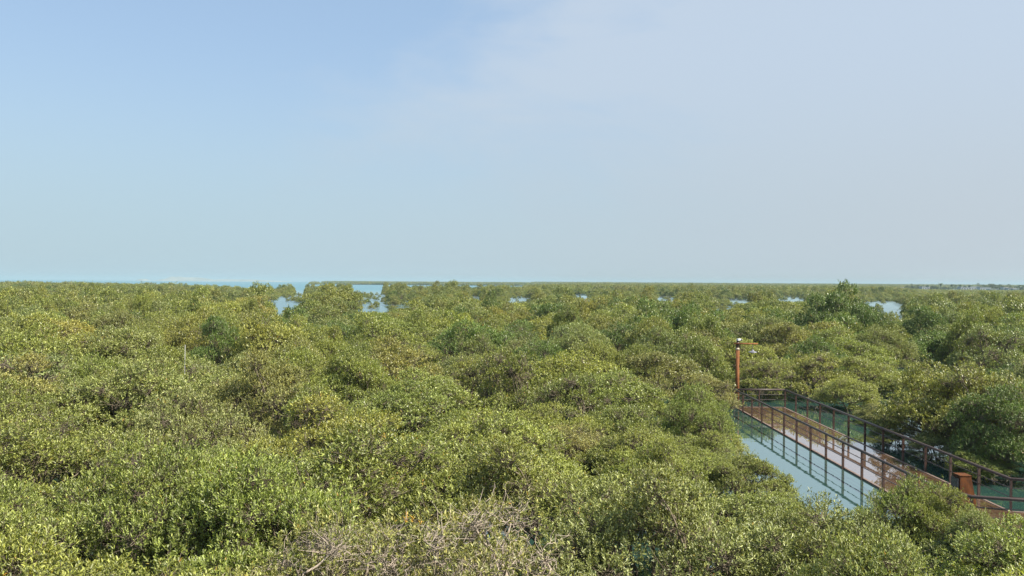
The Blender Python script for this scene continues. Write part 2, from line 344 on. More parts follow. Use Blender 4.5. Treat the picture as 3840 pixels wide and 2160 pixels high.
def grow(seed, Rad, H, n_lobes, n_sprigs, n_leaf, ll, twig=.5, sparse=0.0, leaf_kind='fold', wiggle=1.0, lobe_r=(.5, .85), limb_k=6, orange=0, pale=.10, bare=12, limb=1.0, drop=.54, shoots=.03):
    """one mangrove: several crooked stems, limbs to every clump of the dome, twigs, and leaf sprigs on the clumps"""
    g = np.random.default_rng(seed)
    # --- clumps over a low dome
    k = np.arange(n_lobes); ph = k * 2.39996 + g.uniform(0, 6.28); rr = np.sqrt((k + .5) / n_lobes)
    rr = np.clip(rr + g.normal(0, .05, n_lobes), 0, 1)
    lx, ly = rr * np.cos(ph), rr * np.sin(ph)
    edge = 1 + .20 * np.sin(ph * 2 + g.uniform(0, 6)) + .16 * np.sin(ph * 3 + g.uniform(0, 6))
    lr = g.uniform(*lobe_r, n_lobes) * Rad / 2.6 * (1.1 - .25 * rr)
    zt = H * (1 - drop * rr ** 2.2) - lr * .8 + g.normal(0, .095 * H, n_lobes)
    C = np.stack([lx * (Rad - lr * .6) * edge, ly * (Rad - lr * .6) * edge, zt], 1)
    # skirt of lower clumps around the rim
    ns = int(n_lobes * .7); a = g.uniform(0, 6.28, ns); sr = g.uniform(.75, 1.0, ns) * (Rad - .3)
    C2 = np.stack([np.cos(a) * sr, np.sin(a) * sr, g.uniform(.16, .56, ns) * H], 1)
    C = np.concatenate([C, C2]); lr = np.concatenate([lr, g.uniform(*lobe_r, ns) * .85 * Rad / 2.6]); n = len(C)
    dens = np.clip(g.normal(1 - sparse, .28, n), .12, 1.5); ltone = np.clip(g.normal(1, .13, n), .7, 1.35); lyel = np.clip(g.normal(0, .5, n), 0, 1)
    # --- stems and limbs
    st = g.integers(3, 6); sa = np.arange(st) * 6.283 / st + g.uniform(0, 6.28, st) * .35
    p0 = np.stack([np.cos(sa) * .18, np.sin(sa) * .18, np.full(st, -.3)], 1)
    p2 = np.stack([np.cos(sa) * Rad * .42, np.sin(sa) * Rad * .42, np.full(st, H * .55)], 1) + g.normal(0, .15, (st, 3))
    p1 = p0 * .5 + p2 * .5 + g.normal(0, .22, (st, 3)) * wiggle; p1[:, 2] -= .1
    SP = bezier(p0, p1, p2, 8); SP[:, 1:-1] += g.normal(0, .035, SP[:, 1:-1].shape) * wiggle
    SR = np.linspace(1, .55, 8)[None] * g.uniform(.045, .075, st)[:, None] * limb * (Rad / 2.6) ** .7
    Vs, Qs = tubes_np(SP, SR, limb_k)
    near = np.array([np.argmin(np.linalg.norm(SP[:, 2:] .reshape(-1, 3) - (c * [.45, .45, .5]), axis=1)) for c in C])
    q0 = SP[:, 2:].reshape(-1, 3)[near]; q2 = C
    q1 = q0 * .5 + q2 * .5 + g.normal(0, .28, (n, 3)) * wiggle * np.linalg.norm(q2 - q0, axis=1)[:, None] * .5
    LP = bezier(q0, q1, q2, 7); LP[:, 1:-1] += g.normal(0, .03, LP[:, 1:-1].shape) * wiggle
    LR = np.linspace(1, .38, 7)[None] * g.uniform(.024, .042, n)[:, None] * limb * (Rad / 2.6) ** .7
    Vl, Ql = tubes_np(LP, LR, max(4, limb_k - 1))
    V = [Vs, Vl]; Q = [Qs, Ql + len(Vs)]; off = len(Vs) + len(Vl)
    # --- sprigs
    cnt = np.maximum(4, (n_sprigs * dens * (lr / lr.mean()) ** 1.5).astype(int)); li = np.repeat(np.arange(n), cnt); m = len(li)
    dv = norm(g.normal(0, 1, (m, 3))); dv[:, 2] = np.where(dv[:, 2] < -.25, -dv[:, 2], dv[:, 2])
    rad = lr[li] * (1 - .38 * g.random(m) ** 1.6) * np.where(g.random(m) < shoots, g.uniform(1.15, 1.6, m), 1) * np.array([1, 1, .82])[None].repeat(m, 0)[:, 0]
    bump = 1 + .16 * np.sin(dv[:, 0] * 7 + li) * np.sin(dv[:, 1] * 7 + li * 2.1)
    B = C[li] + dv * (rad * bump)[:, None] * np.array([1, 1, .85])
    keep = B[:, 2] > .12; B, dv, li = B[keep], dv[keep], li[keep]; m = len(B)
    ax = norm(dv * .5 + np.array([0, 0, .85]) + g.normal(0, .26, (m, 3)))
    # --- twigs from the clump's limb out to the sprig
    tw = g.random(m) < twig; nt_ = int(tw.sum())
    if nt_:
        t2 = B[tw]; t0 = C[li[tw]] + g.normal(0, .12, (nt_, 3)) * lr[li[tw]][:, None] - dv[tw] * .1; t1 = (t0 + t2) / 2 + g.normal(0, .10, (nt_, 3)) * wiggle
        TP = bezier(t0, t1, t2, 4); TR = np.linspace(1, .45, 4)[None] * g.uniform(.0055, .0105, nt_)[:, None] * (1 if leaf_kind == 'fold' else 1.5)
        Vt, Qt = tubes_np(TP, TR, 3); V.append(Vt); Q.append(Qt + off); off += len(Vt)
    if sparse > .2:      # bare crooked twigs standing among the leaves
        nb = int(n * bare); bi = g.integers(0, n, nb); bd = norm(g.normal(0, 1, (nb, 3)) * [1, 1, .7] + [0, 0, .15])
        b0 = C[bi] + g.normal(0, .16, (nb, 3)); b2 = b0 + bd * g.uniform(.3, .62 + .25 * (limb > 1), nb)[:, None]; b1 = (b0 + b2) / 2 + g.normal(0, .11 * limb, (nb, 3))
        BP = bezier(b0, b1, b2, 8); BP[:, 1:] += g.normal(0, .022 + .016 * (limb > 1), BP[:, 1:].shape)
        Vt, Qt = tubes_np(BP, np.linspace(1, .35, 8)[None] * g.uniform(.006, .012, nb)[:, None], 4); V.append(Vt); Q.append(Qt + off); off += len(Vt)
    wood = (np.concatenate(V), np.concatenate(Q))
    # --- leaves: opposite pairs up each sprig
    nl = n_leaf; s = np.repeat(np.arange(m), nl); M = len(s); j = np.tile(np.arange(nl), m)
    A = ax[s]; ref = norm(np.cross(A, g.normal(0, 1, (m, 3))[s] + 1e-3)); ref2 = np.cross(A, ref)
    rot = (j % 2) * math.pi + (j // 2) * 1.571 + g.normal(0, .35, M)
    rad_ = ref * np.cos(rot)[:, None] + ref2 * np.sin(rot)[:, None]
    op = np.radians(np.clip(52 - 6.5 * (j // 2) + g.normal(0, 13, M), 8, 95))
    D = A * np.cos(op)[:, None] + rad_ * np.sin(op)[:, None]
    Nn = norm(A * np.sin(op)[:, None] - rad_ * np.cos(op)[:, None] + g.normal(0, .25, (M, 3)))
    Wd = norm(np.cross(D, Nn)); Nn = np.cross(Wd, D)
    ln = ll * g.uniform(.7, 1.2, M); wd = ln * g.uniform(.27, .36, M)
    P0 = B[s] + A * (.028 * (j // 2) * ll / .085)[:, None] + g.normal(0, .012, (M, 3))
    spt = np.clip(g.normal(1, .16, m), .6, 1.5)[s] * np.clip(g.normal(1, .16, M), .6, 1.6) * ltone[li][s]
    yel = (lyel[li][s] * .5 + g.random(M) * .25)
    col = np.ones((M, 4)); col[:, 0] = spt * (1 + .38 * yel); col[:, 1] = spt * (1 + .16 * yel); col[:, 2] = spt * (1 - .22 * yel)
    pl = g.random(M) < pale * (1.0 + (j // 2 >= nl // 2 - 1)); col[pl] = np.array([2.75, 2.6, 3.0, 1]) * np.array([1, 1, 1, 1])  # leaf glints painted in as a random share of bright pale leaves
    pl2 = g.random(M) < pale * .22; col[pl2] = [.36, .37, .21, 0]
    ye = g.random(M) < .010; col[ye] = [.36, .27, .035, 0]
    oo = g.random(M) < .0016; col[oo] = [.50, .22, .02, 0]
    if orange:
        top = np.argsort(np.linalg.norm(B - [-.62, .8, H * 1.02], axis=1))[:m // 6]; ctr = B[top[0]]; pick = top[np.argsort(np.linalg.norm(B[top] - ctr, axis=1))[:orange]]
        col[np.isin(s, pick)] = [.62, .34, .03, 0]
    if leaf_kind == 'fold':
        up = Nn * (wd * .22)[:, None]; tipd = Nn * (ln * .10)[:, None]
        v = np.stack([P0, P0 + D * (ln * .32)[:, None] + Wd * (wd * .5)[:, None] + up, P0 + D * (ln * .70)[:, None] + Wd * (wd * .38)[:, None] + up * .6 - tipd * .4,
                      P0 + D * ln[:, None] - tipd, P0 + D * (ln * .70)[:, None] - Wd * (wd * .38)[:, None] + up * .6 - tipd * .4, P0 + D * (ln * .32)[:, None] - Wd * (wd * .5)[:, None] + up], 1)
        b = (np.arange(M) * 6)[:, None]; q = np.concatenate([b + np.array([0, 3, 2, 1]), b + np.array([0, 5, 4, 3])])
        lv, lq, lc = v.reshape(-1, 3), q, np.repeat(col, 6, 0)
    else:
        up = Nn * (wd * .2)[:, None]
        v = np.stack([P0, P0 + D * (ln * .45)[:, None] - Wd * (wd * .55)[:, None] + up, P0 + D * ln[:, None], P0 + D * (ln * .45)[:, None] + Wd * (wd * .55)[:, None] + up], 1)
        lv = v.reshape(-1, 3); lq = (np.arange(M) * 4)[:, None] + np.arange(4); lc = np.repeat(col, 4, 0)
    return wood, (lv, lq, lc)

def variant(name, **kw):
    w, (lv, lq, lc) = grow(**kw)
    return (np_mesh(name + '_trunk', w[0], w[1], mats=(M_BARK,), smooth=True), np_mesh(name + '_crown', lv, lq, col=lc, mats=(M_LEAF,)), kw['Rad'], kw['H'])
NEAR = [variant('near', seed=100 + i, Rad=2.6, H=3.5, n_lobes=30, n_sprigs=185, n_leaf=8, ll=.082, twig=.35, drop=.42, shoots=.08, sparse=(.0, .05, .0, .12)[i], pale=.19) for i in range(4)]
TWIGGY = [variant('twiggy', seed=131 + i, drop=.42, shoots=.08, Rad=2.6, H=3.5, n_lobes=34, n_sprigs=(74, 84, 115)[i], n_leaf=8, ll=.090, twig=(.6, .6, .45)[i], sparse=(.55, .5, .21)[i], wiggle=1.5, orange=(4, 1, 1)[i], pale=.13, bare=(12, 9, 5)[i], limb=(1.45, 1.4, 1.0)[i]) for i in range(3)]
MID = [variant('mid', seed=160 + i, Rad=2.7, H=3.8, n_lobes=24, n_sprigs=190, n_leaf=6, ll=.115, twig=.10, sparse=(.0, .0, .1, .05, .0)[i], leaf_kind='flat', limb_k=5, pale=.12, lobe_r=(.5, .95)) for i in range(5)]
MIDTWIG = [variant('midtwig', seed=181, Rad=2.6, H=3.6, n_lobes=28, n_sprigs=120, n_leaf=6, ll=.11, twig=.35, sparse=.24, leaf_kind='flat', wiggle=1.4, limb_k=5, bare=9)]
FAR1 = [variant('outer', seed=200 + i, Rad=2.8, H=4.0, n_lobes=15, n_sprigs=150, n_leaf=5, ll=.165, twig=.03, leaf_kind='flat', limb_k=4, pale=.08, lobe_r=(.6, 1.05), drop=.62) for i in range(4)]

trees = []          # (X, d, r, h, tone, kind)
def hero(x, ytop, d, r, tone='olive green', kind=None, label=None):
    h = gz(x, ytop, d) - .24
    trees.append(dict(X=gx(x, d), d=d, r=min(r, .85 * h + .3), h=h, tone=tone, kind=kind, label=label))

# beside the boardwalk
hero(2672, 1400, 45.6, 2.0, 'brownish olive', 'twig', 'thin greyish brown mangrove crowding the foot of the rust-red lamp post')
hero(2480, 1320, 47.5, 2.7, 'brownish olive', None, 'brownish mangrove crown behind the thin bush that hides the lamp post foot')
hero(2870, 1335, 52.5, 2.3, 'olive green', 'twig', 'mangrove with bare grey limbs just beyond the end rail, under the hanging lamp')
hero(3050, 1312, 53, 2.5, 'yellowish green', 'twig', 'yellowish mangrove showing pale twigs behind the far corner of the boardwalk railing')
hero(3225, 1335, 54.0, 2.5, 'olive green', None, 'olive mangrove standing behind the far third of the outer railing, above low bushes')
hero(3300, 1505, 43.0, 1.7, 'brownish olive', None, 'low brownish bush pressed against the outer railing, far third of the boardwalk')
hero(3365, 1562, 38.2, 1.25, 'olive green', None, 'low bush growing out of the water against the outer railing, mid boardwalk')
hero(3510, 1606, 34.4, 1.25, 'grey-green', None, 'low bush against the outer railing, under the yellowish leaning mangrove')
hero(3690, 1668, 31.0, 1.2, 'olive green', None, 'low bush against the outer railing, behind the rusty box pedestal')
hero(3485, 1380, 36.8, 2.5, 'yellowish green', None, 'olive mangrove leaning over the outer railing near the middle of the boardwalk')
hero(3690, 1362, 34.5, 2.7, 'brownish olive', 'twig', 'large mangrove with tall pale trunks behind the outer railing and box pedestal')
hero(3815, 1440, 31.5, 2.2, 'deep green', None, 'dark shaded mangrove beyond the railing where the walkway turns')
# bushes this side of the boardwalk
hero(3385, 1790, 21.0, 1.35, 'olive green', 'twig', 'low leafy mangrove bush overlapping the inner handrail, below the middle of the boardwalk')
hero(3540, 1845, 20.3, 1.1, 'olive green', None, 'low mangrove bush in front of the rusty box pedestal')
hero(3685, 1925, 18.8, 1.1, 'grey-green', None, 'low mangrove bush in front of the railing bend, below the rusty box pedestal')
hero(3815, 1995, 17.4, 1.1, 'yellowish green', None, 'pale mangrove bush under the walkway deck at the frame edge')
hero(3150, 1935, 20.0, 1.0, 'olive green', None, 'low mangrove bush at the near end of the open jade water')
hero(2915, 1825, 22.4, 1.35, 'yellowish green', None, 'low yellowish mangrove bush on the near bank of the open jade water')
hero(2800, 1690, 26.0, 1.6, 'olive green', None, 'low mangrove bush poking into the open water near the lamp post reflection')
hero(2640, 1625, 29.0, 1.8, 'olive green', None, 'olive mangrove bush on the bank, short of the lamp post reflection')
hero(2655, 1572, 34.5, 1.6, 'yellowish green', None, 'pale bush at the water edge just left of the lamp post reflection')
hero(2555, 1525, 37.5, 2.0, 'olive green', None, 'olive mangrove on the bank between the lamp post bush and the low water-edge bushes')
hero(2590, 1470, 42.0, 1.9, 'grey-green', None, 'grey-green mangrove next to the thin bush that hides the lamp post foot')
# bare branches at the bottom of the picture
hero(1700, 1890, 14.4, 2.5, 'brownish olive', 'bare', 'half bare mangrove with tangled grey limbs and orange leaf tufts by the lower edge')
hero(1180, 1960, 13.8, 2.3, 'brownish olive', 'bare2', 'half bare mangrove with pale crooked limbs, lower frame edge, left of orange leaf tufts')
# landmarks of the middle distance
hero(3115, 1094, 90, 3.5, 'deep green', None, 'tall dark green mangrove peaking at the horizon, the left of a twin peak')
hero(3195, 1096, 92, 3.8, 'deep green', None, 'tallest dark green mangrove, right peak beside the pond, touching the horizon')
hero(3245, 1140, 87, 2.2, 'deep green', None, 'dark mangrove at the foot of the tall twin peak, next to the pond')
hero(3060, 1135, 86, 2.6, 'deep green', None, 'dark mangrove on the far side of the tall twin peak from the pond')
hero(3500, 1236, 74, 3.1, 'deep green', None, 'dark shaded mangrove over the teal water gap, leftmost of three big dark crowns')
hero(3620, 1220, 72.5, 3.5, 'deep green', None, 'big dark mangrove, middle of three dark crowns above the teal water gap')
hero(3775, 1238, 70, 3.4, 'deep green', None, 'big dark mangrove at the right frame edge beside two dark crowns')
hero(2440, 1150, 78, 3.0, 'deep green', None, 'dark green round mangrove, left end of the dark clump in the middle distance')
hero(2560, 1132, 80, 3.3, 'deep green', None, 'dark green mangrove, highest of the dark clump in the middle distance')
hero(2655, 1160, 77, 2.7, 'deep green', None, 'dark green mangrove, right end of the dark clump in the middle distance')
hero(945, 1106, 128, 3.4, 'golden olive', None, 'tall golden olive mangrove on the near left bank of the left pond')
hero(890, 1118, 124, 3.2, 'golden olive', None, 'golden olive mangrove left of the tall one that borders the left pond')
hero(1240, 1061, 150, 4.2, 'yellowish green', None, 'tall yellowish mangrove breaking the sea horizon between the two left ponds')
hero(1310, 1066, 154, 3.8, 'olive green', None, 'tall olive mangrove, right shoulder of the clump that breaks the sea horizon')
hero(1185, 1092, 146, 3.6, 'olive green', None, 'olive mangrove, left shoulder of the clump that breaks the sea horizon')
hero(2230, 1108, 118, 3.5, 'golden olive', None, 'golden mangrove crown in the centre distance, rounder than its green neighbours')
hero(60, 1245, 50, 3.2, 'grey-green', None, None)
hero(265, 1236, 52, 3.2, 'yellowish green', None, None)
hero(455, 1230, 52, 3.2, 'grey-green', None, None)
hero(615, 1275, 49, 2.7, 'olive green', None, None)

# water that stays open in the photograph (columns and rows of the photograph, read as sight lines over the forest)
PONDS = [(1040, 1126, 1096, 1180), (1112, 1094, 1134, 1112), (1335, 1098, 1408, 1117), (1366, 1110, 1436, 1164), (1510, 1143, 1538, 1156), (1776, 1118, 1794, 1127),
         (1924, 1119, 1968, 1134), (2162, 1109, 2190, 1116), (2198, 1121, 2212, 1131), (2477, 1119, 2515, 1131), (2697, 1155, 2736, 1165), (2748, 1128, 2788, 1137),
         (2940, 1119, 2998, 1133), (3258, 1143, 3362, 1192), (3466, 1368, 3518, 1390)]
def over_pond(X, d, r, h, grow=1.0):
    x0, yt = scr(X - r * .86, d, h * .97); x1, _ = scr(X + r * .86, d, h * .97); _, yb = scr(X, d, .2)
    for a, b, c, e in PONDS:
        cx, cy, hx, hy = (a + c) / 2, (b + e) / 2, (c - a) * .72, (e - b) * .72
        if ((min(max(cx, x0), x1) - cx) / hx) ** 2 + ((min(max(cy, yt), yb) - cy) / hy) ** 2 < 1: return True
    return False
def clear_h(X, d, r, h):      # saplings, not tall trees, along the open sight lines of the creeks
    while h > 1.2 and over_pond(X, d, r, h): h -= .25
    return h
def in_open(X, d, r):
    k = .80 * r
    for hx, hd, hr in ((-2.8, 30, 1.7), (2.2, 23, .9), (-17.9, 45, 1.6), (-9.3, 37, 1.0), (-13.5, 27, .8), (6.5, 44, 1.0), (24.5, 50, 1.5), (-27, 52, 1.4)):    # small gaps in the canopy
        if math.hypot(X - hx, d - hd) < hr + .75 * r: return True
    if 13.2 - k < X < 16.9 + k and d > 22.0 - k and d < 49.6 + k: return True     # boardwalk
    if X > 13 and 22.0 - k < d < 27.4 + k: return True                             # after the bend
    if 9.3 - k < X < 13.6 and 26.2 - k < d < 43 + k * .4: return True              # jade channel
    if 10.8 - k < X < 13.6 and 23.4 - k < d < 27: return True
    return False
def base_h(X, d):
    x = 1920 + X / d * F
    h = np.interp(d, [8, 14, 22, 40, 60, 100, 200, 500], [3.3, 3.3, 3.2, 3.5, 3.9, 4.2, 4.4, 4.6])
    if 4 < X < 19 and d < 34: h = np.interp(d, [10, 18, 25, 34], [3.0, 2.5, 2.4, 2.9])
    if x < 900: h += .35 * min(1, d / 50)
    if x > 2300 and d > 60: h -= .15
    return h
TONES = ['olive green', 'yellowish green', 'grey-green', 'brownish olive', 'olive green', 'deep green', 'golden olive']
def tone_at(g, X, d):
    x = 1920 + X / max(d, 1) * F
    w = np.array([3, 2, 2, 1.2, 2, 1.3, .5])
    if d < 50: w = np.array([3, 2.2, 2.4, 1.2, 2.6, .5, .0])
    if x < 1100 and d > 35: w = np.array([2.5, 3, 1.5, 1.5, 2, .6, .5])
    if x > 2900 and d > 35: w = np.array([3, 1, 1.5, .8, 2, 3.5, .2])
    return TONES[g.choice(len(TONES), p=w / w.sum())]
N_MAX = 300
D_IND = 100.0
g = np.random.default_rng(77)
def half_w(d): return .64 * d + 2.2
cand = 0; arr = np.zeros((0, 3))
dcut = [(8.6, D_IND)]
while cand < 40000 and len(trees) < 1200:
    cand += 1
    d = math.sqrt(g.uniform(8.8 ** 2, 150 ** 2)); X = g.uniform(-half_w(d), half_w(d))
    r = float(np.clip(g.normal(2.65, .55), 1.7, 4.0)) * float(np.interp(d, [10, 25, 60], [1.05, 1.16, 1.12]))
    h = float(base_h(X, d) + g.normal(0, .30 if d < 45 else .55))
    roll = math.sin(X * .42 + d * .13 + 1) + math.sin(X * .17 - d * .31 + 2.2) + .8 * math.sin(X * .29 + d * .37)
    h += .26 * roll * min(1, d / 30)
    if roll < -1.55 and g.random() < .85: continue       # hollows in the canopy
    if X > 4 and d < 34: r *= .82
    if in_open(X, d, r): continue
    h = clear_h(X, d, r, h)
    xs = 1920 + X / d * F
    if 2900 < xs < 3340 and d > 40: h = min(h, .2 * d - 7.6)        # low fringe behind the outer railing
    if h < 1.4: continue
    r = min(r, .85 * h + .25)
    if len(arr) != len(trees): arr = np.array([(t['X'], t['d'], t['r']) for t in trees])
    if (((arr[:, 0] - X) ** 2 + (arr[:, 1] - d) ** 2) < (float(np.interp(d, [10, 28, 50, 75], [.63, .68, .78, .87])) * (arr[:, 2] + r)) ** 2).any(): continue
    trees.append(dict(X=X, d=d, r=r, h=h, tone=tone_at(g, X, d), kind=('twig' if g.random() < (.16 if d < 60 else .06) else None), label=None))
n_hero = 45
heroes, rest = trees[:n_hero], sorted(trees[n_hero:], key=lambda t: t['d'])
keep = rest[:N_MAX - n_hero]; D_IND = keep[-1]['d']
individuals = heroes + keep
spill = rest[N_MAX - n_hero:]
print('individual trees', len(individuals), 'to depth', round(D_IND, 1), 'spill', len(spill))

used = set()
def place_words(t):
    x, y = scr(t['X'], t['d'], t['h'] * .72)
    px, py = x / 38.4, y / 21.6
    size = 'broad' if t['r'] > 2.65 else ('small' if t['r'] < 2.0 else '')
    look = {'twig': 'thinly leaved', None: ''}.get(t['kind'], 'half bare')
    height = 'tall' if t['h'] > 4.7 else ('low' if t['h'] < 2.7 else '')
    words = ' '.join(w for w in (size, height, look, t['tone']) if w)
    if px < 0 or px > 100 or py > 100:
        side = 'left' if px < 50 else 'right'
        where = f'cut by the {side} edge {py:.0f}% down' if py <= 100 else f'cut by the bottom edge {min(max(px,0),100):.0f}% across'
    else: where = f'crown at {px:.0f}% across and {py:.0f}% down the photo'
    s = f'{words} mangrove, {where}'
    if s in used: s = f'{words} mangrove, {where}'.replace(f'{px:.0f}%', f'{px:.1f}%', 1).replace(f'{py:.0f}%', f'{py:.1f}%', 1)
    used.add(s)
    return s
GROUP = 'mangrove trees standing in the flooded forest'
gi = np.random.default_rng(9)
for i, t in enumerate(individuals):
    if t['kind'] == 'bare': v = TWIGGY[0]
    elif t['kind'] == 'bare2': v = TWIGGY[1]
    elif t['d'] < 33: v = TWIGGY[2] if t['kind'] == 'twig' else NEAR[gi.integers(0, 4)]
    elif t['d'] < 72: v = MIDTWIG[0] if t['kind'] == 'twig' else MID[gi.integers(0, 5)]
    else: v = FAR1[gi.integers(0, 4)]
    root = empty('mangrove_tree', (t['X'], t['d'], 0), 0.0 if t['kind'] in ('bare', 'bare2') else gi.uniform(0, 6.283))
    sx = t['r'] / v[2]; root.scale = (sx, sx * gi.uniform(.9, 1.1), t['h'] / v[3])
    tag(root, t['label'] or place_words(t), 'mangrove', GROUP)
    link(bpy.data.objects.new('trunk', v[0]), root)
    c = link(bpy.data.objects.new('crown', v[1]), root)
    k = gi.uniform(.87, 1.15); b = np.array(LEAF[t['tone']]) * k * np.array([gi.uniform(.94, 1.08), 1, gi.uniform(.9, 1.1)])
    c.color = (*b, 1)
    if t['kind'] in ('bare', 'bare2'): [setattr(ch.material_slots[0], 'link', 'OBJECT') or setattr(ch.material_slots[0], 'material', M_BARK_PALE) for ch in root.children if ch.name.startswith('trunk')]

# ------------------------------------------------------------------ distant forest: one mass of countless crowns
def merged(name, **kw):
    w, (lv, lq, lc) = grow(**kw)
    V = np.concatenate([w[0], lv]); Q = np.concatenate([w[1], lq + len(w[0])])
    col = np.concatenate([np.ones((len(w[0]), 4)), lc]); mi = np.concatenate([np.zeros(len(w[1])), np.ones(len(lq))])
    return np_mesh(name, V, Q, col=col, mats=(M_BARK, M_LEAF_FAR), mat_idx=mi)
def patch(name, seed, n, spread, ll, n_sprigs):
    g = np.random.default_rng(seed); VV = []; QQ = []; CC = []; MI = []; off = 0
    pts = []
    while len(pts) < n:
        p = g.uniform(-spread, spread, 2)
        if np.hypot(*p) < spread and all(np.hypot(*(p - q)) > 2.6 for q in pts): pts.append(p)
    for i, p in enumerate(pts):
        w, (lv, lq, lc) = grow(seed + i, Rad=2.9 * g.uniform(.8, 1.2), H=g.uniform(3.0, 4.6), n_lobes=9, n_sprigs=n_sprigs, n_leaf=4, ll=ll, twig=0, leaf_kind='flat', limb_k=3, pale=.05, lobe_r=(.7, 1.1))
        lv = lv + [p[0], p[1], 0]; lc = lc.copy(); lc[:, :3] *= g.uniform(.75, 1.2) * np.array([g.uniform(.92, 1.12), 1, g.uniform(.85, 1.1)])
        VV.append(lv); QQ.append(lq + off); CC.append(lc); off += len(lv)
    return np_mesh(name, np.concatenate(VV), np.concatenate(QQ), col=np.concatenate(CC), mats=(M_LEAF_FAR,))
def scatter(name, label, meshes, pts, rots, scales, idx):
    src = bpy.data.collections.new(name + '_source')
    for i, me in enumerate(meshes):
        src.objects.link(bpy.data.objects.new(f'{name}_source_{i:02d}', me))
    me = bpy.data.meshes.new(name); me.vertices.add(len(pts)); me.vertices.foreach_set('co', np.asarray(pts, np.float32).ravel())
    a = me.attributes.new('turn', 'FLOAT', 'POINT'); a.data.foreach_set('value', np.asarray(rots, np.float32))
    a = me.attributes.new('size', 'FLOAT_VECTOR', 'POINT'); a.data.foreach_set('vector', np.asarray(scales, np.float32).ravel())
    a = me.attributes.new('pick', 'INT', 'POINT'); a.data.foreach_set('value', np.asarray(idx, np.int32))
    me.update()
    o = link(bpy.data.objects.new(name, me)); tag(o, label, None, None, 'stuff')
    ng = bpy.data.node_groups.new(name + '_scatter', 'GeometryNodeTree')
    ng.interface.new_socket('Geometry', in_out='INPUT', socket_type='NodeSocketGeometry'); ng.interface.new_socket('Geometry', in_out='OUTPUT', socket_type='NodeSocketGeometry')
    gi_, go = ng.nodes.new('NodeGroupInput'), ng.nodes.new('NodeGroupOutput')
    ci = ng.nodes.new('GeometryNodeCollectionInfo'); ci.inputs['Collection'].default_value = src; ci.inputs['Separate Children'].default_value = True; ci.inputs['Reset Children'].default_value = True
    ip = ng.nodes.new('GeometryNodeInstanceOnPoints'); ip.inputs['Pick Instance'].default_value = True
    def attr(nm, dt):
        n = ng.nodes.new('GeometryNodeInputNamedAttribute'); n.data_type = dt; n.inputs['Name'].default_value = nm; return n.outputs['Attribute']
    cx = ng.nodes.new('ShaderNodeCombineXYZ'); ng.links.new(attr('turn', 'FLOAT'), cx.inputs[2])
    ng.links.new(gi_.outputs[0], ip.inputs['Points']); ng.links.new(ci.outputs[0], ip.inputs['Instance'])
    ng.links.new(attr('pick', 'INT'), ip.inputs['Instance Index']); ng.links.new(cx.outputs[0], ip.inputs['Rotation']); ng.links.new(attr('size', 'FLOAT_VECTOR'), ip.inputs['Scale'])
    ng.links.new(ip.outputs[0], go.inputs[0])
    md = o.modifiers.new('scatter', 'NODES'); md.node_group = ng
    return o

def forest_end(x):          # the forest's outer edge against the open sea
    return float(np.interp(x, [-200, 400, 900, 1150, 1700, 1950, 2080, 2300], [620, 560, 480, 450, 470, 520, 900, 2700]))
def in_isles(x, d):         # low mangrove islands out in the sea
    return (1690 < d < 2500 and x > 1290) or (1500 < d < 1560 and 1165 < x < 1195) or (1900 < d < 2300 and 1215 < x < 1300)
g = np.random.default_rng(123)
pts, rot, scl, idx = [], [], [], []
def put(X, d, r, h, z0=0):
    pts.append((X, d, z0)); rot.append(g.uniform(0, 6.28)); scl.append((r / 2.8, r / 2.8, h / 4.0)); idx.append(g.integers(0, 6))
for t in spill: put(t['X'], t['d'], t['r'], t['h'])
cell = {}
D_MID = 480
for _ in range(90000):
    d = math.sqrt(g.uniform(150 ** 2, D_MID ** 2)); X = g.uniform(-half_w(d), half_w(d)); x = 1920 + X / d * F
    if d > forest_end(x) * g.uniform(.93, 1.05): continue
    r = g.uniform(1.9, 3.5); h = base_h(X, d) * (.86 + .17 * math.sin(X * .047 + d * .021 + 2) + .17 * math.sin(X * .019 - d * .033)) + g.normal(0, .6)
    if g.random() < .05 and x > 1050: h += 1.6
    if x < 1050 and d > 220: h *= .86
    if g.random() < .10: h -= 1.3; r *= .8
    if math.sin(X * .031 + d * .012 + 1.3) + math.sin(X * .013 - d * .041) + .8 * math.sin(X * .055 + d * .027) > 1.1: continue      # small open creeks
    if x > 3300 and d > 260: h *= float(np.interp(x, [3300, 3450], [1, .62]))
    h = clear_h(X, d, r, h)
    if h < 1.3:
        if g.random() > .02: continue
        h = g.uniform(1.1, 1.8); r = g.uniform(.9, 1.5)
    if h < 2.4: r *= .75
    kx, ky = int(X // 4.2), int(d // 4.2)
    if any((a - X) ** 2 + (b - d) ** 2 < (.97 * (r + rr_)) ** 2 for i in (-1, 0, 1) for j in (-1, 0, 1) for a, b, rr_ in cell.get((kx + i, ky + j), ())): continue
    cell.setdefault((kx, ky), []).append((X, d, r)); put(X, d, r, max(1.4, h))
MASS = [merged('mass_tree', seed=300 + i, Rad=2.8, H=4.0, n_lobes=12, n_sprigs=70, n_leaf=4, ll=.28, twig=0, leaf_kind='flat', limb_k=3, pale=.05, lobe_r=(.65, 1.1), drop=.66) for i in range(6)]
scatter('distant_mangroves', 'mangrove forest reaching toward the sea, crowns too far and many to count', MASS, pts, rot, scl, idx)
n1 = len(pts)
pts, rot, scl, idx = [], [], [], []
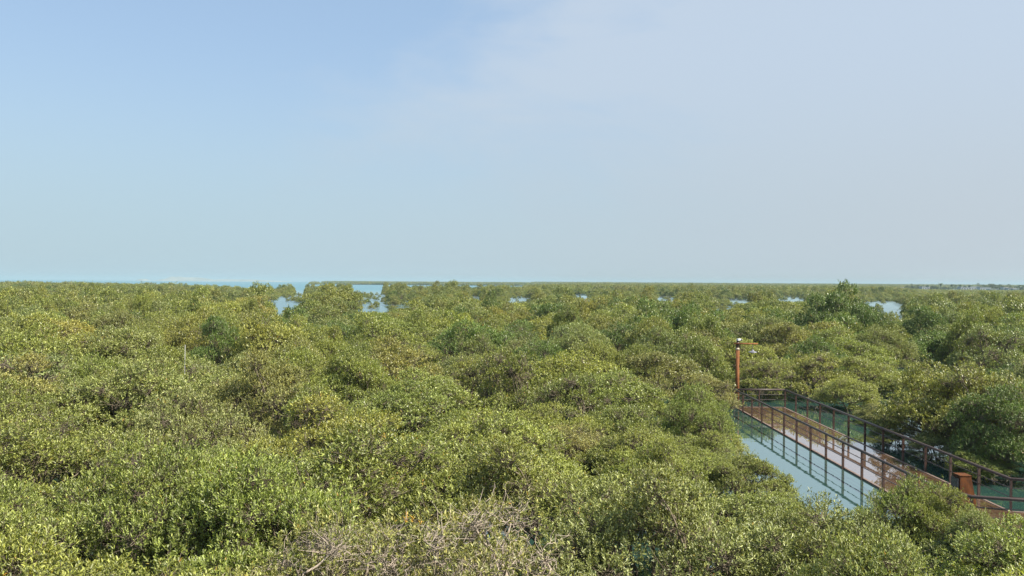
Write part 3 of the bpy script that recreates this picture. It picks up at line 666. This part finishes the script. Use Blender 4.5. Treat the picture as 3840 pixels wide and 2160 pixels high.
for d in np.arange(D_MID, 2700, 8.5):
    step = 8.0
    for X in np.arange(-half_w(d), half_w(d), step):
        dd = d + g.uniform(-4.5, 4.5); XX = X + g.uniform(-4.5, 4.5); x = 1920 + XX / dd * F
        e = forest_end(x)
        if x > 3290: e = min(e, float(np.interp(x, [3290, 3420, 3560], [2700, 900, 850])))
        if not (dd < e or (x > 3290 and dd > 1500) or (in_isles(x, dd) and x < 2400)): continue
        if g.random() < .10: continue
        k = g.uniform(.8, 1.15) * (1.3 if dd > 2250 else 1); pts.append((XX, dd, 0)); rot.append(g.uniform(0, 6.28)); scl.append((k, k, g.uniform(.72, 1.32) * (float(np.interp(x, [3300, 3450], [1, .55])) if dd < 1000 else 1) * (1.25 if in_isles(x, dd) and x < 2000 else (1.6 if dd > 2250 else (1.25 if dd > 1500 else 1))))); idx.append(g.integers(0, 4))
PATCH = [patch('mass_patch', 400 + 20 * i, 8, 6.0, .62, 7) for i in range(4)]
scatter('distant_mangroves', 'hazy belt of mangroves along the horizon, beyond the counted crowns', PATCH, pts, rot, scl, idx)
print('mass trees', n1, 'patches', len(pts))

# ------------------------------------------------------------------ boardwalk
XL, XR, Y0, YE = 13.62, 16.42, 26.3, 48.3      # inner edges, bend and far end
bw = empty('boardwalk', (15, 36, 0)); tag(bw, 'flooded timber boardwalk with brown railings, running out to a closed end beside the lamp post', 'boardwalk')
O = Vector((-15, -36, 0))                     # child meshes are modelled in world metres
def at(o): o.location = O; return o
TURN = Vector((.968, -.25, 0)).normalized(); BN = Vector((.25, .968, 0)).normalized()
Pin = Vector((XL + .32, 24.3, 0)); Pout = Vector((XR, Y0, 0)); LEN = 9.0
dk = MB()
za, zb = -.10, .045
poly = [(XL, 24.38), (XL, YE), (XR, YE), (XR, Y0), tuple((Pout + TURN * LEN)[:2]), tuple((Pin + TURN * LEN)[:2]), tuple(Pin[:2])]
n = len(poly)
dk.v = [(x, y, zb) for x, y in poly] + [(x, y, za) for x, y in poly]
dk.f = [(0, 6, 3, 1 + 1, 1)]  # replaced below
dk.f = [(0, 3, 2, 1), (0, 6, 5, 4, 3)] + [(i, i + n, (i + 1) % n + n, (i + 1) % n)[::-1] for i in range(n)]
deck = at(dk.build('deck', M_DECK, bw))
def edge(a, b, w=.09, h=.17, side=1):
    a, b = Vector(a), Vector(b); c = (a + b) / 2; u = (b - a); l = u.length; an = math.atan2(u.y, u.x)
    nrm = Vector((-u.y, u.x, 0)).normalized() * side * (w / 2 + .002)
    return MB().box((c.x + nrm.x, c.y + nrm.y, -.02), (l, w, h), an)
for a, b, s in (((XL, 24.4, 0), (XL, YE, 0), 1), ((XR, Y0, 0), (XR, YE, 0), -1), (tuple(Pin + TURN * .1), tuple(Pin + TURN * LEN), -1), (tuple(Pout + TURN * .1), tuple(Pout + TURN * LEN), 1), ((XL - .09, YE, 0), (XR + .09, YE, 0), 1)):
    e_ = edge(a, b, side=s).build('edge_board', M_EDGE, deck)
RT = 1.10
def railing(path, spacing=1.79, skip_first=False, skip_last=False):
    pts = [Vector(p) for p in path]
    rl = MB()
    rl.tube([(p.x, p.y, RT) for p in pts], .052, 10)
    for i in range(len(pts) - 1):     # flat cap board on the rail
        a, b = pts[i], pts[i + 1]; c = (a + b) / 2; u = b - a
    ro = at(rl.build('handrail', M_TIMBER, bw, smooth=True))
    for zc in (.50, .80):
        cb = MB().tube([(p.x, p.y, zc) for p in pts], .015, 6).build('cable', M_CABLE, ro)
    for i in range(len(pts) - 1):
        a, b = pts[i], pts[i + 1]; u = b - a; m = max(1, round(u.length / spacing)); an = math.atan2(u.y, u.x)
        for k in range(m + 1):
            if k == m and i < len(pts) - 2: continue
            if (i == 0 and k == 0 and skip_first) or (i == len(pts) - 2 and k == m and skip_last): continue
            p = a + u * (k / m)
            po = MB().box((p.x, p.y, .525), (.062, .085, 1.05), an)
            po.box((p.x, p.y, 1.055), (.10, .05, .012), an)
            po.build('post', M_RAIL, ro)
railing([(XL - .13, YE, 0), (XL - .13, 25.4, 0), tuple(Pin + TURN * .05 + BN * -.12), tuple(Pin + TURN * LEN + BN * -.12)])
railing([(XR + .13, YE, 0), (XR + .13, Y0 + .12, 0), tuple(Pout + TURN * LEN + BN * .13)])
railing([(XL - .13, YE + .13, 0), (XR + .13, YE + .13, 0)], 1.45, True, True)
for y in np.arange(27, 48.5, 3.58):
    for x in (XL + .35, XR - .35): at(MB().tube([(x, y, -.9), (x, y, -.1)], .11, 10).build('pile', M_RAIL, bw))

# ------------------------------------------------------------------ box pedestal on the walkway
bx, by = gx(3622, 26.9), 26.9
pd = empty('box_pedestal', (bx, by, zb)); tag(pd, 'tapered rusty steel box pedestal standing on the boardwalk at the bend', 'pedestal')
top = gz(3622, 1782, by) - zb
MB().box((0, 0, top / 2), (.58, .62, top), 0, .64, (-.05, 0)).build('casing', M_CORTEN, pd, bevel=.006)
MB().box((-.05 * top, 0, top + .012), (.40, .43, .022), 0).build('cap_plate', M_CORTEN, pd, bevel=.003)
MB().box((-.252 - .045 * top, 0, top * .50), (.06, .47, top * .86), 0, .8).build('dark_side_sheet', M_DARKLENS, pd)  # dark sheet added so the pedestal's unlit left side looks dark

# ------------------------------------------------------------------ lamp post with its hanging lamp and the camera box on top
ld = 49.0; lx = gx(2768, ld)
lp = empty('lamp_post', (lx, ld, 0)); tag(lp, 'rust-red steel lamp post with a crossbar and hanging dish lamp at the boardwalk end', 'lamp post')
ztop = gz(2768, 1283, ld)                       # top of the dark sleeve
MB().tube([(0, 0, -.8), (0, 0, ztop - .36)], .118, 18).build('pole', M_RUST, lp, smooth=True)
MB().tube([(0, 0, ztop - .50), (0, 0, ztop - .345)], .122, 18).build('band', M_CREAM, lp, smooth=True)
MB().tube([(0, 0, ztop - .345), (0, 0, ztop)], .108, 18).build('sleeve', M_RAIL, lp, smooth=True)
zb2 = gz(2768, 1288, ld)
MB().tube([(-.28, -.15, zb2), (1.18, -.15, zb2 - .01)], .05, 10).build('crossbar', M_RUST, lp, smooth=True)
hl = (.88, -.15)
sh = MB().tube([(hl[0], hl[1], zb2 - .04), (hl[0], hl[1], zb2 - .36)], .014, 8).build('hanger', M_GREY, lp, smooth=True)
shade = MB().lathe((hl[0], hl[1], zb2 - .52), [(.02, .17), (.05, .15), (.07, .10), (.13, .06), (.225, .03), (.265, .0), (.262, -.015), (.21, .012), (.12, .04), (.0, .06)], 24).build('lamp_shade', M_GREY, lp, smooth=True)
MB().lathe((hl[0], hl[1], zb2 - .56), [(.0, -.05), (.045, -.03), (.06, .02), (.045, .07), (.0, .08)], 14).build('bulb', M_BULB, shade, smooth=True)
cb = empty('camera_box', (lx + .02, ld, ztop)); tag(cb, 'small white camera box mounted on top of the rust-red lamp post', 'camera')
MB().box((0, 0, .05), (.16, .14, .10)).build('mount', M_RAIL, cb)
MB().box((.05, -.04, .155), (.26, .20, .12), .35, .86).build('housing', M_WHITE, cb, bevel=.015)
MB().box((.17, -.085, .13), (.05, .12, .08), .35).build('lens', M_DARKLENS, cb)

# ------------------------------------------------------------------ pale stake among the left crowns
sd = 36.0; sx_ = gx(691, sd)
st = MB(); zt = gz(693, 1293, sd)
st.tube([(0, 0, -.5), (.02, 0, zt * .6), (.05, 0, zt)], [.021, .019, .015], 8)
so_ = st.build('stake', M_STAKE, smooth=True); so_.location = (sx_, sd, 0)
tag(so_, 'thin pale upright stake sticking out of the crowns on the left', 'stake')

# ------------------------------------------------------------------ far shore: palms, shade trees, low white houses
def palm_mesh(seed, h):
    g = random.Random(seed); tr = MB().tube([(0, 0, 0), (.12, 0, h * .4), (.2, .1, h * .75), (.15, .1, h)], [.34, .26, .24, .27], 8)
    cr = MB(); n = 30
    for i in range(n):
        a = i * 2.39996; el = g.uniform(-.3, 1.15); ln = g.uniform(2.2, 3.0); v0 = len(cr.v)
        for k in range(6):
            t = k / 5; r = ln * t * math.cos(el * (1 - .5 * t)); z = h + ln * t * math.sin(el) - 1.5 * t * t
            w = .42 * math.sin(math.pi * min(.97, .12 + .85 * t)) + .05; c = Vector((.15 + math.cos(a) * r, .1 + math.sin(a) * r, z)); s = Vector((-math.sin(a), math.cos(a), 0)) * w
            cr.v += [tuple(c - s - Vector((0, 0, .22 * w * 2))), tuple(c), tuple(c + s - Vector((0, 0, .22 * w * 2)))]
        for k in range(5):
            b = v0 + k * 3; cr.f += [(b, b + 1, b + 4, b + 3), (b + 1, b + 2, b + 5, b + 4)]
    return tr, cr
PALM = [('the topmost palm of the far shore, left of the palm row', 3527, 1064, 905), ('palm left of the paired crowns on the far shore', 3478, 1069, 900), ('left palm of a close pair on the far shore', 3571, 1068, 900), ('right palm of a close pair on the far shore', 3583, 1069, 915),
        ('thick crowned palm standing alone right of the close pair', 3600, 1068, 890), ('slim low palm in front of the long white wall', 3620, 1072, 880), ('palm at the end of the long white wall', 3636, 1071, 885), ('palm past the houses near the frame edge', 3823, 1070, 900)]
protos = []
for i, (lab, x, y, d) in enumerate(PALM):
    top_h = gz(x, y, d)
    r_ = empty('palm_tree', (gx(x, d), d, 0.5), i * 1.7); tag(r_, 'hazy date palm, ' + lab, 'palm', 'palms on the far shore')
    if i < 2:
        tr, cr = palm_mesh(i, 7.0); a = tr.build('trunk', M_BARK, r_, smooth=True); b = cr.build('crown', M_FROND, r_); protos.append((a, b))
    else:
        for s_ in protos[i % 2]:
            c = s_.copy(); COL.objects.link(c); c.parent = r_
    k = (top_h - .5) / 7.4; r_.scale = (max(.9, k), max(.9, k), k)
BROAD = [(3402, 1070, 930, 4.0, 'rounded dark tree, leftmost on the far shore'), (3420, 1069, 935, 3.6, 'rounded dark tree beside the leftmost one on the far shore'), (3445, 1069, 925, 5.2, 'wide dark tree left of the small pale house on the far shore'), (3500, 1072, 940, 6.5, 'low wide tree under the topmost palm on the far shore'),
         (3545, 1075, 940, 6.5, 'low wide tree between the topmost palm and the palm pair'), (3672, 1068, 930, 5.5, 'large hazy tree at the right end of the white wall'), (3695, 1068, 940, 6.0, 'large hazy tree above the house with the low porch'), (3722, 1065, 950, 7.5, 'highest domed tree of the far shore'), (3752, 1067, 940, 6.0, 'domed tree right of the highest one on the far shore'),
         (3785, 1071, 940, 6.5, 'hazy tree behind the two small white houses'), (3812, 1073, 940, 5.5, 'hazy tree behind the last white house'), (3838, 1070, 930, 4.5, 'hazy tree cut by the right edge on the far shore')]
for i, (x, y, d, r, lab) in enumerate(BROAD):
    v = FAR1[i % 4]; r_ = empty('shade_tree', (gx(x, d), d, .4), i * 1.3); tag(r_, lab, 'tree', 'shade trees on the far shore')
    k = r / v[2]; r_.scale = (k, k, (gz(x, y, d) - .4) / v[3])
    link(bpy.data.objects.new('trunk', v[0]), r_); c = link(bpy.data.objects.new('crown', v[1]), r_); c.color = (.050, .070, .035, 1)
HOUSES = [(3377, 1077, 915, 5, 5, 'tiny pale hut left of the first shore trees'), (3466, 1074, 915, 9, 7, 'small pale house beside the wide dark shore tree'), (3635, 1074, 930, 24, 8, 'long low white house behind the slim palms'), (3688, 1077, 905, 12, 7, 'white house with a low porch under the hazy trees'),
          (3722, 1083, 880, 10, 7, 'low white hut in front of the highest domed tree'), (3766, 1077, 905, 5, 6, 'narrow white house right of the domed trees'), (3789, 1080, 900, 9, 7, 'white house second from the frame edge on the far shore'), (3805, 1082, 895, 6, 6, 'small white house next to the frame edge palm')]
for x, y, d, w, dp, lab in HOUSES:
    h = gz(x, y, d) - .5; r_ = empty('house', (gx(x, d), d, .3)); tag(r_, lab, 'house', 'white houses on the far shore')
    MB().box((0, 0, h / 2), (w, dp, h)).build('wall', M_PLASTER, r_)
    rf = MB().box((0, 0, h + .12), (w + .6, dp + .6, .24)).build('roof', M_ROOFT, r_)
    for k in range(max(1, int(w // 3))):
        xx = -w / 2 + (k + .5) * w / max(1, int(w // 3))
        MB().box((xx, -dp / 2 - .01, h * .55), (1.1, .08, 1.2)).build('window', M_PANE, r_)
tw = empty('tower', (gx(875, 5600), 5500, 10)); tag(tw, 'slender pale tower far across the sea', 'tower')
MB().box((0, 0, 8), (4.5, 4.5, 16), 0, .8).build('shaft', M_PLASTER, tw); MB().box((0, 0, 16.8), (5.5, 5.5, 1.6)).build('gallery', M_ROOFT, tw)

# ------------------------------------------------------------------ render settings
S.render.engine = 'CYCLES'
cy = S.cycles; cy.max_bounces = 6; cy.diffuse_bounces = 3; cy.glossy_bounces = 3; cy.transmission_bounces = 3; cy.volume_bounces = 1; cy.transparent_max_bounces = 4
cy.caustics_reflective = False; cy.caustics_refractive = False; cy.use_denoising = True
vs = S.view_settings; vs.view_transform = 'Standard'; vs.look = 'None'; vs.exposure = 1.0; vs.gamma = 1.0; vs.use_curve_mapping = False
